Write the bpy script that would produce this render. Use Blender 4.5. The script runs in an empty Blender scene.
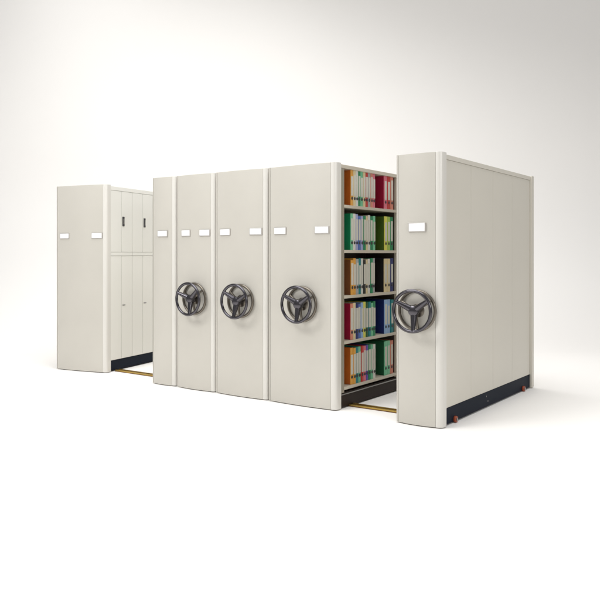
import bpy, bmesh, math, random
from mathutils import Vector, Matrix
random.seed(7)
S = bpy.context.scene
COL = S.collection
R = math.radians

# ------------------------------------------------------------------ camera
TH = R(36.37); CX, HY, F, D, EYE = 291.0, 254.0, 725.0, 5.623, 1.45
cam_d = bpy.data.cameras.new('camera'); cam = bpy.data.objects.new('camera', cam_d)
COL.objects.link(cam); S.camera = cam
cam.location = (0, -D, EYE); cam.rotation_euler = (R(90), 0, TH)
cam_d.sensor_width = 36; cam_d.lens = F/600*36
cam_d.shift_x = (300-CX)/600; cam_d.shift_y = -(300-HY)/600
cam_d.clip_end = 200

def X(px, y=0.0):
    """real x of a point at depth-line y that the measured photo column px sees"""
    a = (px-CX)/F
    return (-math.sin(TH)+math.cos(TH)*a)/(math.cos(TH)+math.sin(TH)*a)*(D+y)

# ------------------------------------------------------------------ materials
def mat(name, col, rough=.5, metal=0, coat=0, bump=0, bscale=60, var=0, vscale=3, spec=.5):
    m = bpy.data.materials.new(name); m.use_nodes = True
    nt = m.node_tree; b = nt.nodes['Principled BSDF']
    b.inputs['Base Color'].default_value = (*col, 1)
    b.inputs['Roughness'].default_value = rough
    b.inputs['Metallic'].default_value = metal
    b.inputs['Coat Weight'].default_value = coat
    b.inputs['Coat Roughness'].default_value = .15
    b.inputs['Specular IOR Level'].default_value = spec
    tc = nt.nodes.new('ShaderNodeTexCoord')
    if var:
        n = nt.nodes.new('ShaderNodeTexNoise'); n.inputs['Scale'].default_value = vscale
        n.inputs['Detail'].default_value = 6
        nt.links.new(tc.outputs['Object'], n.inputs['Vector'])
        mr = nt.nodes.new('ShaderNodeMapRange')
        mr.inputs['From Min'].default_value = .3; mr.inputs['From Max'].default_value = .7
        mr.inputs['To Min'].default_value = 1-var; mr.inputs['To Max'].default_value = 1+var
        nt.links.new(n.outputs['Fac'], mr.inputs['Value'])
        v = nt.nodes.new('ShaderNodeVectorMath'); v.operation = 'SCALE'
        v.inputs[0].default_value = col
        nt.links.new(mr.outputs['Result'], v.inputs['Scale'])
        nt.links.new(v.outputs['Vector'], b.inputs['Base Color'])
        mr2 = nt.nodes.new('ShaderNodeMapRange')
        mr2.inputs['To Min'].default_value = rough-.06; mr2.inputs['To Max'].default_value = rough+.08
        nt.links.new(n.outputs['Fac'], mr2.inputs['Value'])
        nt.links.new(mr2.outputs['Result'], b.inputs['Roughness'])
    if bump:
        n = nt.nodes.new('ShaderNodeTexNoise'); n.inputs['Scale'].default_value = bscale
        n.inputs['Detail'].default_value = 3
        nt.links.new(tc.outputs['Object'], n.inputs['Vector'])
        bp = nt.nodes.new('ShaderNodeBump'); bp.inputs['Strength'].default_value = bump
        bp.inputs['Distance'].default_value = .002
        nt.links.new(n.outputs['Fac'], bp.inputs['Height'])
        nt.links.new(bp.outputs['Normal'], b.inputs['Normal'])
    return m

M = dict(
    panel=mat('warm_grey_painted_steel', (.515,.492,.440), .33, coat=.2, bump=.25, bscale=220, var=.02, vscale=2.5),
    trim=mat('highlit_painted_steel', (.63,.61,.565), .28, coat=.3, bump=.15, bscale=220),  # highlight on the right-hand rounded corner, put into a paler panel colour
    body=mat('beige_painted_steel', (.585,.555,.485), .38, coat=.1, bump=.3, bscale=200, var=.015, vscale=2),
    frame=mat('olive_grey_steel', (.25,.225,.175), .4, bump=.2, bscale=200),
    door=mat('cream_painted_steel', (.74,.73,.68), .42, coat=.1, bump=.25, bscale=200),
    shelf=mat('shelf_steel', (.52,.475,.39), .4, coat=.1, bump=.2, bscale=200),
    inner=mat('shaded_inner_steel', (.09,.075,.06), .5, bump=.2, bscale=200),  # shade of the shelf interior put into the dark sheet colour
    navy=mat('navy_black_plinth', (.006,.010,.020), .55, bump=.2, bscale=150, spec=.1),
    brown=mat('brown_reflection_plinth', (.020,.012,.009), .5, bump=.2, bscale=150, spec=.2),  # brown reflection tinted into the near-black plinth colour
    chrome=mat('dark_chrome', (.095,.09,.10), .22, metal=1),
    bronze=mat('bronze_metal', (.17,.15,.125), .35, metal=1),
    plastic=mat('black_plastic', (.025,.025,.028), .35),
    card=mat('white_card', (.88,.87,.86), .5),
    holder=mat('satin_aluminium', (.55,.53,.50), .35, metal=.6),
    brass=mat('brass_rail', (.46,.31,.08), .32, metal=.8, var=.08, vscale=12),
    orange=mat('orange_wheel', (.30,.055,.018), .4),
    label=mat('binder_label_paper', (.58,.565,.50), .7, bump=.2, bscale=300),
    rust=mat('rail_bed', (.16,.07,.03), .6, bump=.3, bscale=80),
    steel=mat('dull_steel', (.35,.34,.33), .35, metal=1),
    paper=mat('paper_edge', (.78,.75,.68), .8, bump=.4, bscale=300),
    floor=mat('white_studio_floor', (.90,.880,.852), .7, bump=.1, bscale=120),
    paperbg=None,
)
_bm = {}
def binder_mat(c):
    if c not in _bm:
        _bm[c] = mat('binder_cloth', c, .45, bump=.2, bscale=400, var=.04, vscale=14)
    return _bm[c]

# ------------------------------------------------------------------ mesh helpers
def box(bm, x0, x1, y0, y1, z0, z1):
    vs = [bm.verts.new(p) for p in ((x0,y0,z0),(x1,y0,z0),(x1,y1,z0),(x0,y1,z0),(x0,y0,z1),(x1,y0,z1),(x1,y1,z1),(x0,y1,z1))]
    for f in ((0,3,2,1),(4,5,6,7),(0,1,5,4),(1,2,6,5),(2,3,7,6),(3,0,4,7)):
        bm.faces.new([vs[i] for i in f])

def prism(bm, prof, z0, z1):
    """closed profile of (x, y), counter-clockwise seen from above, extruded along z"""
    a = [bm.verts.new((x,y,z0)) for x,y in prof]; b = [bm.verts.new((x,y,z1)) for x,y in prof]
    n = len(prof)
    for i in range(n):
        bm.faces.new((a[i], a[(i+1)%n], b[(i+1)%n], b[i]))
    bm.faces.new(list(reversed(a))); bm.faces.new(b)

def tube(bm, pts, rad, seg=12, closed=False):
    n = len(pts); rings = []
    rads = rad if isinstance(rad, (list, tuple)) else [rad]*n
    up = None
    for i, p in enumerate(pts):
        p = Vector(p)
        if closed: t = Vector(pts[(i+1)%n])-Vector(pts[i-1])
        else: t = Vector(pts[min(i+1,n-1)])-Vector(pts[max(i-1,0)])
        t.normalize()
        ref = Vector((0,1,0)) if abs(t.y) < .9 else Vector((1,0,0))
        u = t.cross(ref).normalized(); v = t.cross(u).normalized()
        rings.append([bm.verts.new(p+(u*math.cos(2*math.pi*k/seg)+v*math.sin(2*math.pi*k/seg))*rads[i]) for k in range(seg)])
    m = n if closed else n-1
    for i in range(m):
        a, b = rings[i], rings[(i+1)%n]
        for k in range(seg):
            bm.faces.new((a[k], a[(k+1)%seg], b[(k+1)%seg], b[k]))
    if not closed:
        bm.faces.new(rings[0]); bm.faces.new(list(reversed(rings[-1])))

def lathe_y(bm, prof, c, seg=32):
    """profile of (radius, y) turned about the y axis through c"""
    rings = []
    for r, y in prof:
        rings.append([bm.verts.new((c[0]+r*math.cos(2*math.pi*k/seg), c[1]+y, c[2]+r*math.sin(2*math.pi*k/seg))) for k in range(seg)])
    for i in range(len(rings)-1):
        for k in range(seg):
            bm.faces.new((rings[i][k], rings[i][(k+1)%seg], rings[i+1][(k+1)%seg], rings[i+1][k]))
    bm.faces.new(rings[0]); bm.faces.new(rings[-1])

def obj(name, bm, m, parent=None, bevel=0, smooth=False, seg=2):
    bmesh.ops.recalc_face_normals(bm, faces=bm.faces[:])
    if bevel:
        es = [e for e in bm.edges if len(e.link_faces) == 2 and e.calc_face_angle(0) > .6]
        bmesh.ops.bevel(bm, geom=es, offset=bevel, segments=seg, profile=.5, affect='EDGES', clamp_overlap=True)
        smooth = True
    me = bpy.data.meshes.new(name); bm.to_mesh(me); bm.free()
    me.materials.append(m)
    if smooth:
        for p in me.polygons: p.use_smooth = True
        me.set_sharp_from_angle(angle=R(35))
    o = bpy.data.objects.new(name, me); COL.objects.link(o)
    if parent: o.parent = parent
    if bevel:
        wn = o.modifiers.new('normals', 'WEIGHTED_NORMAL'); wn.keep_sharp = True; wn.weight = 100
    return o

def bx(name, m, parent, *b, bevel=.002):
    bm = bmesh.new()
    for q in (b if isinstance(b[0], (tuple, list)) else [b]): box(bm, *q)
    return obj(name, bm, m, parent, bevel)

def thing(name, label, cat, loc=(0,0,0), rz=0, group=None):
    o = bpy.data.objects.new(name, None); COL.objects.link(o)
    o.location = loc; o.rotation_euler = (0,0,rz); o['label'] = label; o['category'] = cat
    if group: o['group'] = group
    o.empty_display_size = .1
    return o

# ------------------------------------------------------------------ cabinet parts
H = 2.3
PD = .09            # thickness of the end panel
def end_panel(t, W, bulge=.018, tw=.055, lw=.020):
    def corner(w, r):
        pr = [(-w+.002, 0), (-r, 0)]
        for k in range(1, 9):
            a = -math.pi/2 + k*math.pi/2/8
            pr.append((-r+r*math.cos(a), r+r*math.sin(a)))
        return pr + [(0, PD), (-w+.002, PD)]
    bm = bmesh.new(); prism(bm, [(W+x, y) for x, y in corner(tw, .042)], .008, H)
    obj('corner_trim', bm, M['trim'], t, bevel=.003)
    bm = bmesh.new(); prism(bm, [(-x, y) for x, y in reversed(corner(lw, .014))], .008, H)
    obj('corner_trim', bm, M['panel'], t, bevel=.002)
    # softly bowed middle sheet
    n = 18; pr = []
    def bow(x):
        u = (x-lw)/(W-lw-tw); return .003 - bulge*(1-(2*u-1)**2)
    for k in range(n+1):
        x = lw+(W-lw-tw)*k/n; pr.append((x, bow(x)))
    pr += [(W-tw, PD-.004), (lw, PD-.004)]
    bm = bmesh.new(); prism(bm, pr, .008, H-.001)
    o = obj('end_panel', bm, M['panel'], t, bevel=.002)
    BOW[t.name] = bow
    return o

BOW = {}
def label_holder(t, x, z=1.675, w=.15, h=.072):
    """a small framed card screwed to the bowed panel, turned to lie on it"""
    bow = BOW[t.name]; y = bow(x); sl = math.atan((bow(x+w/2)-bow(x-w/2))/w)
    y = min(bow(x-w/2)+w/2*math.tan(sl), y)
    o = bx('label_holder', M['holder'], t, -w/2, w/2, -.009, .012, -h/2, h/2, bevel=.003)
    o.location = (x, y, z); o.rotation_euler = (0, 0, sl)
    bx('label_card', M['card'], o, -w/2+.007, w/2-.007, -.0115, -.0085, -h/2+.007, h/2-.007, bevel=.0008)

def handwheel(t, x, z=.975, rr=.165, y=-.012, turn=0):
    w = bpy.data.objects.new('handwheel', None); COL.objects.link(w); w.parent = t; w.location = (x, y, z)
    w.empty_display_size = .05
    yf, yb = -.112, -.016
    def ring(r, yy, rad, m, name):
        bm = bmesh.new()
        tube(bm, [(r*math.cos(2*math.pi*k/64), yy, r*math.sin(2*math.pi*k/64)) for k in range(64)], rad, 14, True)
        obj(name, bm, m, w, smooth=True)
    ring(rr, yf, .0145, M['chrome'], 'rim')
    ring(rr*.97, yb, .0125, M['bronze'], 'back_ring')  # second, bronze ring behind the rim, close to the panel
    for k in range(3):
        a = -math.pi/2 + R(turn) + k*2*math.pi/3
        c, s = math.cos(a), math.sin(a)
        bm = bmesh.new(); pts, rads = [], []
        for i in range(10):
            u = i/9; q = .03 + (rr-.03)*u
            pts.append((q*c, -.072-.04*u, q*s)); rads.append(.031-.016*u)
        tube(bm, pts, rads, 12)
        obj('spoke', bm, M['chrome'], w, smooth=True)
        bm = bmesh.new()
        tube(bm, [((.03+(rr*.97-.03)*i/7)*c, -.045+.029*i/7, (.03+(rr*.97-.03)*i/7)*s) for i in range(8)], [.016-.006*i/7 for i in range(8)], 10)
        obj('back_spoke', bm, M['bronze'], w, smooth=True)
    bm = bmesh.new()
    lathe_y(bm, [(.030,.012),(.034,-.004),(.036,-.03),(.044,-.05),(.048,-.085),(.042,-.098),(.022,-.106)], (0,0,0))
    obj('hub', bm, M['chrome'], w, smooth=True)
    bm = bmesh.new(); lathe_y(bm, [(.062,.012),(.062,-.004),(.055,-.008)], (0,0,0), 40)
    obj('collar', bm, M['bronze'], w, smooth=True)

def caster(t, x, y, side=1):
    bm = bmesh.new()
    # wheel turned about x: build with lathe about y then rotate
    lathe_y(bm, [(.010,-.013),(.025,-.013),(.028,-.008),(.028,.008),(.025,.013),(.010,.013)], (0,0,0), 28)
    bmesh.ops.rotate(bm, verts=bm.verts, cent=(0,0,0), matrix=Matrix.Rotation(R(90), 3, 'Z'))
    bmesh.ops.translate(bm, verts=bm.verts, vec=(x, y, .029))
    c = obj('caster', bm, M['orange'], t, smooth=True)
    bm = bmesh.new(); lathe_y(bm, [(.004,-.019),(.013,-.019),(.013,.019),(.004,.019)], (0,0,0), 18)
    bmesh.ops.rotate(bm, verts=bm.verts, cent=(0,0,0), matrix=Matrix.Rotation(R(90), 3, 'Z'))
    bmesh.ops.translate(bm, verts=bm.verts, vec=(x, y, .029))
    obj('axle_cap', bm, M['steel'], c, smooth=True)

L = 2.21
def closed_body(t, W, ins=.010, detail=False, doors=False, y1=L):
    """carcass with framed right-hand side"""
    x1 = W-ins
    bx('carcass', M['door'] if doors else M['body'], t, ins, x1-.022, PD, y1, .15, H-.012)
    bx('plinth', M['navy'], t, ins+.01, x1-.012, PD, y1, .012, .1495, bevel=.002)
    bx('back_panel', M['body'], t, .004, W-.004, y1+.0005, y1+.075, .008, H-.006, bevel=.008)

def open_body(t, W):
    ins = .010; x1 = W-.002; y1 = L
    mid = W/2; bay = (PD, 1.205, L)
    bx('top_panel', M['shelf'], t, ins, x1, PD+.0005, y1, H-.047, H-.012, bevel=.003)
    posts = []
    for y in (PD+.0005, bay[1]-.022, L-.040):
        for s in (0, 1):
            xx = (x1-.035, x1) if s else (ins, ins+.035)
            posts.append((xx, (y, y+(.055 if y < .2 else .040))))
    for k, (xx, yy) in enumerate(posts):
        bx('upright', M['frame'] if yy[0] < .2 else M['shelf'], t, xx[0], xx[1], yy[0], yy[1], .15, H-.0475, bevel=.003)
    for y in (PD+.03, bay[1]-.004, L-.022):
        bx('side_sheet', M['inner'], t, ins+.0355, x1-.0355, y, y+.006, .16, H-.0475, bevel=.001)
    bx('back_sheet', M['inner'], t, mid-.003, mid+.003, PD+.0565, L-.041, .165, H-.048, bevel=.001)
    for (ya, yb) in ((PD+.056, bay[1]-.0225), (bay[1]+.0185, L-.0405)):
        for z in SH:
            o = bx('shelf', M['shelf'], t, (mid+.0035, x1-.004, ya, yb, z-.028, z), (ins+.004, mid-.0035, ya, yb, z-.028, z), bevel=.003)
    bx('plinth', M['brown'], t, ins+.012, x1-.014, PD, L, .012, .1495, bevel=.002)
    bx('plinth_trim', M['steel'], t, x1-.0135, x1-.004, PD+.001, L-.001, .128, .139, bevel=.002)
    bx('back_panel', M['body'], t, .004, W-.004, L+.0005, L+.075, .008, H-.006, bevel=.008)

SH = (.20, .6285, 1.058, 1.487, 1.913)
G = 'mobile shelving cabinets standing in a row'
CAT = 'cabinet'

# (name, label, left px, right px, wheel, label px list)
e = .018
xs = {'c2': (X(152.3), X(178.6,.05)), 'c3': (X(178.6,.05)+e, X(217.6,.05)), 'c4': (X(217.6,.05)+e, X(270.2,.05)),
      'c5': (X(270.2,.05)+e, X(341.3,PD))}
def cab(key, label, name='mobile_cabinet'):
    x0, x1 = xs[key]; t = thing(name, label, CAT, (x0, 0, 0), 0, G); return t, x0, x1-x0

t, x0, W = cab('c2', 'narrow closed grey cabinet with one label plate and no handwheel visible')
end_panel(t, W); closed_body(t, W); label_holder(t, X(163.8)-x0)
t, x0, W = cab('c3', 'closed grey cabinet with handwheel, narrowest of those with two label plates')
end_panel(t, W); closed_body(t, W)
for p in (187, 205.3): label_holder(t, X(p)-x0, w=.14)
handwheel(t, X(196)-x0, turn=7)
t, x0, W = cab('c4', 'mid-width closed grey cabinet with handwheel, left of the open binder shelves cabinet')
end_panel(t, W); closed_body(t, W)
for p in (226, 256.3): label_holder(t, X(p)-x0, w=.15)
handwheel(t, X(242)-x0, turn=-4)
t, x0, W = cab('c5', 'wide grey cabinet with open side showing five shelves of colourful binders', 'open_shelving_cabinet')
end_panel(t, W, tw=.06); open_body(t, W)
for p in (281, 322.3): label_holder(t, X(p)-x0, w=.155)
handwheel(t, X(303.5)-x0)
C5X1 = x0+W-.002

# right-hand closed cabinet, pulled away from the row
FY = -.06
xr0, xr1 = X(397.6, FY+.03), X(446.6, FY+PD)
t = thing('mobile_cabinet', 'beige closed cabinet with handwheel, standing apart at the far right', CAT, (xr0, FY, 0), 0, G)
W = xr1-xr0
end_panel(t, W, bulge=.022, tw=.06)
YL = 2.27
x1 = W-.010
bx('carcass', M['body'], t, .010, x1-.012, PD, YL, .15, H-.012)
pw = (YL-PD-.03-.02)/4
for k in range(4):
    a = PD+.028+k*pw
    bx('side_panel', M['body'], t, x1-.0115, x1-.006, a+.0012, a+pw-.0012, .155, H-.056, bevel=.0015)
bx('side_frame', M['body'], t, (x1-.0118, x1, PD+.0005, YL, H-.054, H-.014), (x1-.0118, x1, PD+.0005, PD+.026, .152, H-.0545),
   (x1-.0118, x1, YL-.020, YL, .152, H-.0545), bevel=.002)
bx('plinth', M['navy'], t, .022, x1-.010, PD, YL, .012, .1495)
bx('back_panel', M['body'], t, .004, W+.004, YL+.0005, YL+.07, .008, H-.006, bevel=.008)
label_holder(t, X(418.2, FY)-xr0, w=.158, h=.078)
handwheel(t, X(418.5, FY)-xr0, z=.975, rr=.170, turn=3)
caster(t, x1-.002, .30); caster(t, x1-.002, YL-.22)
for yy in (1.02, 1.06):
    bm = bmesh.new(); lathe_y(bm, [(.003,-.002),(.007,-.002),(.007,.002),(.003,.002)], (0,0,0), 12)
    bmesh.ops.rotate(bm, verts=bm.verts, cent=(0,0,0), matrix=Matrix.Rotation(R(90), 3, 'Z'))
    bmesh.ops.translate(bm, verts=bm.verts, vec=(x1-.009, yy, .06 if yy > 1.04 else .11))
    obj('screw', bm, M['steel'], t, smooth=True)

# left-hand cabinet with doors, turned a little
DL = R(12); W = .78
cr = Vector((X(106.2, .14), .14, 0))
org = cr - Vector((math.cos(DL), math.sin(DL), 0))*W
t = thing('door_cabinet', 'pale cabinet with handled doors on its side, standing apart at the far left', CAT, org, DL, G)
end_panel(t, W)
x1 = W-.010; YL = 2.32
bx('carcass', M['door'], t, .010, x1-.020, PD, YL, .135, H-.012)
bx('plinth', M['navy'], t, .022, x1-.012, PD, YL, .012, .1345)
bx('back_panel', M['body'], t, .004, W-.004, YL+.0005, YL+.07, .008, H-.006, bevel=.008)
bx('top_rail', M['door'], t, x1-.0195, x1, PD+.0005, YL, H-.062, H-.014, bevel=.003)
pitch = (YL-PD)/5.0
for k in range(5):
    a = PD+.001+k*pitch
    for (z0, z1, up) in ((1.475, H-.064, True), (.140, 1.425, False)):
        for j in range(2):
            ya = a+.003+j*(pitch/2-.0005); yb = ya+pitch/2-.0045
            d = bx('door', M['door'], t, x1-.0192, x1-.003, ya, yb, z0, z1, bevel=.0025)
            if up and j == 1:
                bm = bmesh.new(); yc = ya+.035
                box(bm, x1-.004, x1+.004, yc-.020, yc+.020, 1.80, 1.92)
                h = obj('handle', bm, M['plastic'], d, bevel=.004)
                bm = bmesh.new(); box(bm, x1+.0035, x1+.009, yc-.009, yc+.009, 1.825, 1.895)
                obj('pull', bm, M['steel'], h, bevel=.002)
            if (not up) and j == 1:
                bm = bmesh.new(); box(bm, x1-.004, x1+.003, ya+.02, ya+.07, .80, .815)
                obj('lock', bm, M['steel'], d, bevel=.002)
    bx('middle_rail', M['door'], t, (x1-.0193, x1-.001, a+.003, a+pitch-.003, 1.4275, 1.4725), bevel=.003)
for xx in (.145, W-.135): label_holder(t, xx, w=.155)

# ------------------------------------------------------------------ floor rails
def rail(xa, xb, y, label):
    r = thing('floor_rail', label, 'rail', (xa, y, 0), 0, 'brass floor rails in the gaps')
    l = xb-xa
    bx('rail_base', M['rust'], r, 0, l, -.045, .045, .001, .006, bevel=.001)
    for s in (-1, 1):
        bx('rail_bar', M['brass'], r, 0, l, s*.030-.011, s*.030+.011, .0065, .022, bevel=.002)
rail(C5X1-.45, xr0+.25, .30, 'brass double floor rail between the open shelves and the far right cabinet')
rail(X(109)-.25, xs['c2'][0]+.25, .34, 'brass double floor rail between the far left door cabinet and the row')

# ------------------------------------------------------------------ binders
ORD = ['first','second','third','fourth','fifth','sixth','seventh','eighth','ninth','tenth','eleventh','twelfth','thirteenth']
c = {'orange':(.62,.17,.025),'amber':(.80,.42,.08),'cream':(.80,.68,.42),'green':(.015,.30,.13),'dark green':(.01,.13,.055),'mint':(.22,.62,.38),
     'red':(.60,.05,.04),'crimson':(.42,.012,.06),'pink':(.80,.22,.30),'white':(.78,.77,.73),'grey':(.45,.46,.47),'blue':(.10,.20,.55),
     'lavender':(.42,.45,.72),'navy':(.02,.035,.20),'light blue':(.35,.52,.80),'teal':(.01,.26,.28),'yellow':(.78,.75,.15),'lime':(.42,.60,.10),
     'olive':(.10,.17,.02),'salmon':(.75,.30,.22),'violet':(.16,.10,.45),'brown':(.28,.11,.04),'black':(.02,.02,.02)}
c = {k: (v[0]**1.12*.85, v[1]**1.12*.85, v[2]**1.12*.85) for k, v in c.items()}
rows = [ # top shelf first: group by the near post, group past the gap
 (4, 'top', ['orange','cream','white','green','mint','cream','red','grey','salmon','pink'], ['crimson','red','salmon']),
 (3, 'second', ['green','white','lavender','blue','lavender','green','cream','white','green','mint'], ['olive','lime','green']),
 (2, 'middle', ['brown','amber','grey','teal','white','black','cream','white','green','grey'], ['black','cream','navy']),
 (1, 'fourth', ['crimson','cream','navy','blue','light blue','yellow','dark green','teal','mint','green'], ['navy','light blue','teal']),
 (0, 'bottom', ['orange','amber','teal','mint','red','pink','violet','green','mint','white'], ['dark green','mint','salmon']),
]
FRONT = {('crimson',0):'pink', ('olive',0):'yellow', ('black',0):'cream', ('navy',0):'light blue', ('dark green',0):'mint'}
binder_src = {}
def binder(x, y, z, th, h, dep, tilt, cn, spine, label, lab_h, lab_w=1.0):
    t = thing('ring_binder', label, 'binder', (x, y, z), 0, 'ring binders on the open shelves')
    t.rotation_euler = (tilt, 0, 0)
    cv = .0028
    bm = bmesh.new()
    box(bm, -dep, -.004, -th/2, -th/2+cv, 0, h); box(bm, -dep, -.004, th/2-cv, th/2, 0, h)
    obj('cover', bm, binder_mat(c[cn]), t, bevel=.0008, seg=1)
    bm = bmesh.new(); n = 6; pr = []
    for k in range(n+1):
        a = -math.pi/2+math.pi*k/n; pr.append((.003*math.cos(a), th/2*math.sin(a)))
    pr = [( -.0038, -th/2)] + [(p[0]-.0005, p[1]) for p in pr] + [(-.0038, th/2)]
    pr2 = []
    for p in pr:
        if not pr2 or (abs(p[0]-pr2[-1][0])+abs(p[1]-pr2[-1][1])) > 1e-4: pr2.append(p)
    prism(bm, pr2, .0, h)
    sp = obj('spine', bm, binder_mat(c[spine]), t, smooth=True)
    bx('pages', M['paper'], t, -dep+.012, -.012, -th/2+cv+.0015, th/2-cv-.0015, .004, h-.012, bevel=.0008)
    w = th*.40*lab_w
    z0 = .095
    bx('spine_label', M['label'], sp, .0015, .0042, -w, w, z0, z0+lab_h, bevel=.0004)
    bm = bmesh.new(); lathe_y(bm, [(.003,-.0015),(.0135,-.0015),(.0155,.0005),(.0155,.002)], (0,0,0), 20)
    bmesh.ops.rotate(bm, verts=bm.verts, cent=(0,0,0), matrix=Matrix.Rotation(R(90), 3, 'Z'))
    bmesh.ops.translate(bm, verts=bm.verts, vec=(.004, 0, .070))
    obj('finger_hole', bm, M['plastic'], sp, smooth=True)

XF = C5X1-.018
for (si, rn, ga, gb) in rows:
    z = SH[si]+.0008
    # first group by the near post
    y = .292; n = 0
    for cn in ga:
        th = random.uniform(.042, .0475); h = random.choice((.343,.345,.348,.336,.350,.332)); 
        sp = cn if n else {'orange':'amber','green':'mint','brown':'amber','crimson':'salmon'}.get(cn, cn)
        binder(XF-random.uniform(0,.006), y+th/2, z, th, h, .285, 0, cn, sp,
               f'{cn} binder, {ORD[n]} from the left on the {rn} shelf', random.uniform(.185,.212), random.uniform(.9,1.08))
        y += th+.0028; n += 1
    y = .945
    for j, cn in enumerate(gb):
        th = random.uniform(.060, .066); h = random.choice((.343,.346,.349))
        if y+th > 1.160: break
        sp = FRONT.get((cn, j), cn)
        lab = f'{cn} binder with {sp} spine, {ORD[n]} from the left on the {rn} shelf' if sp != cn else f'{cn} binder, {ORD[n]} from the left on the {rn} shelf'
        binder(XF-random.uniform(0,.006), y+th/2, z, th, h, .285, 0, cn, sp, lab, random.uniform(.185,.212), .75)
        y += th+.003; n += 1

# ------------------------------------------------------------------ studio sweep
fwd = Vector((-math.sin(TH), math.cos(TH), 0)); rgt = Vector((math.cos(TH), math.sin(TH), 0))
prof = [(-12, 0), (0, 0), (8.0, 0), (10.6, 0)]
for k in range(1, 17):
    a = k/16*math.pi/2; prof.append((10.6+3.2*math.sin(a), 3.2-3.2*math.cos(a)))
prof += [(13.8, 6), (13.8, 11)]
def sweep(name, m, pr, dz=0):
    bm = bmesh.new(); prev = None
    for u, z in pr:
        row = [bm.verts.new(Vector((0,-D,0))+fwd*u+rgt*s+Vector((0,0,z+dz))) for s in (-17, -6, 0, 6, 17)]
        if prev:
            for i in range(4): bm.faces.new((prev[i], prev[i+1], row[i+1], row[i]))
        prev = row
    o = obj(name, bm, m, smooth=True); o['kind'] = 'structure'
    return o
sweep('floor', M['floor'], prof[:4])
sweep('backdrop', M['floor'], prof[3:])

# ------------------------------------------------------------------ light
def area(name, loc, target, size, power, col=(1,1,1), sy=None):
    d = bpy.data.lights.new(name, 'AREA'); d.energy = power; d.color = col
    d.shape = 'RECTANGLE'; d.size = size; d.size_y = sy or size
    o = bpy.data.objects.new(name, d); COL.objects.link(o); o.location = loc
    o.rotation_euler = (Vector(target)-Vector(loc)).to_track_quat('-Z', 'Y').to_euler()
    return o
oh = area('overhead_softbox', (-4.4, .2, 7.2), (-4.6, .2, 0), 7, 480); oh.data.spread = R(150)
area('front_softbox', (-6.2, -5.0, 5.2), (-5.6, 0, 2.0), 3.6, 235, (1,1,1), 2.2)
area('side_softbox', (3.8, -3.4, 3.8), (-3.0, .8, 1.5), 2.5, 150, (1,.99,.97), 2.5)
area('backdrop_softbox', (-9.5, 1.0, 6.4), (-10.5, 6.5, 2.6), 3, 40)

w = bpy.data.worlds.new('World'); S.world = w; w.use_nodes = True
w.node_tree.nodes['Background'].inputs['Color'].default_value = (1,1,1,1)
w.node_tree.nodes['Background'].inputs['Strength'].default_value = .40
S.view_settings.view_transform = 'Standard'; S.view_settings.look = 'None'
S.view_settings.exposure = 0; S.view_settings.gamma = 1
S.cycles.max_bounces = 8; S.cycles.diffuse_bounces = 5
S.cycles.use_denoising = True
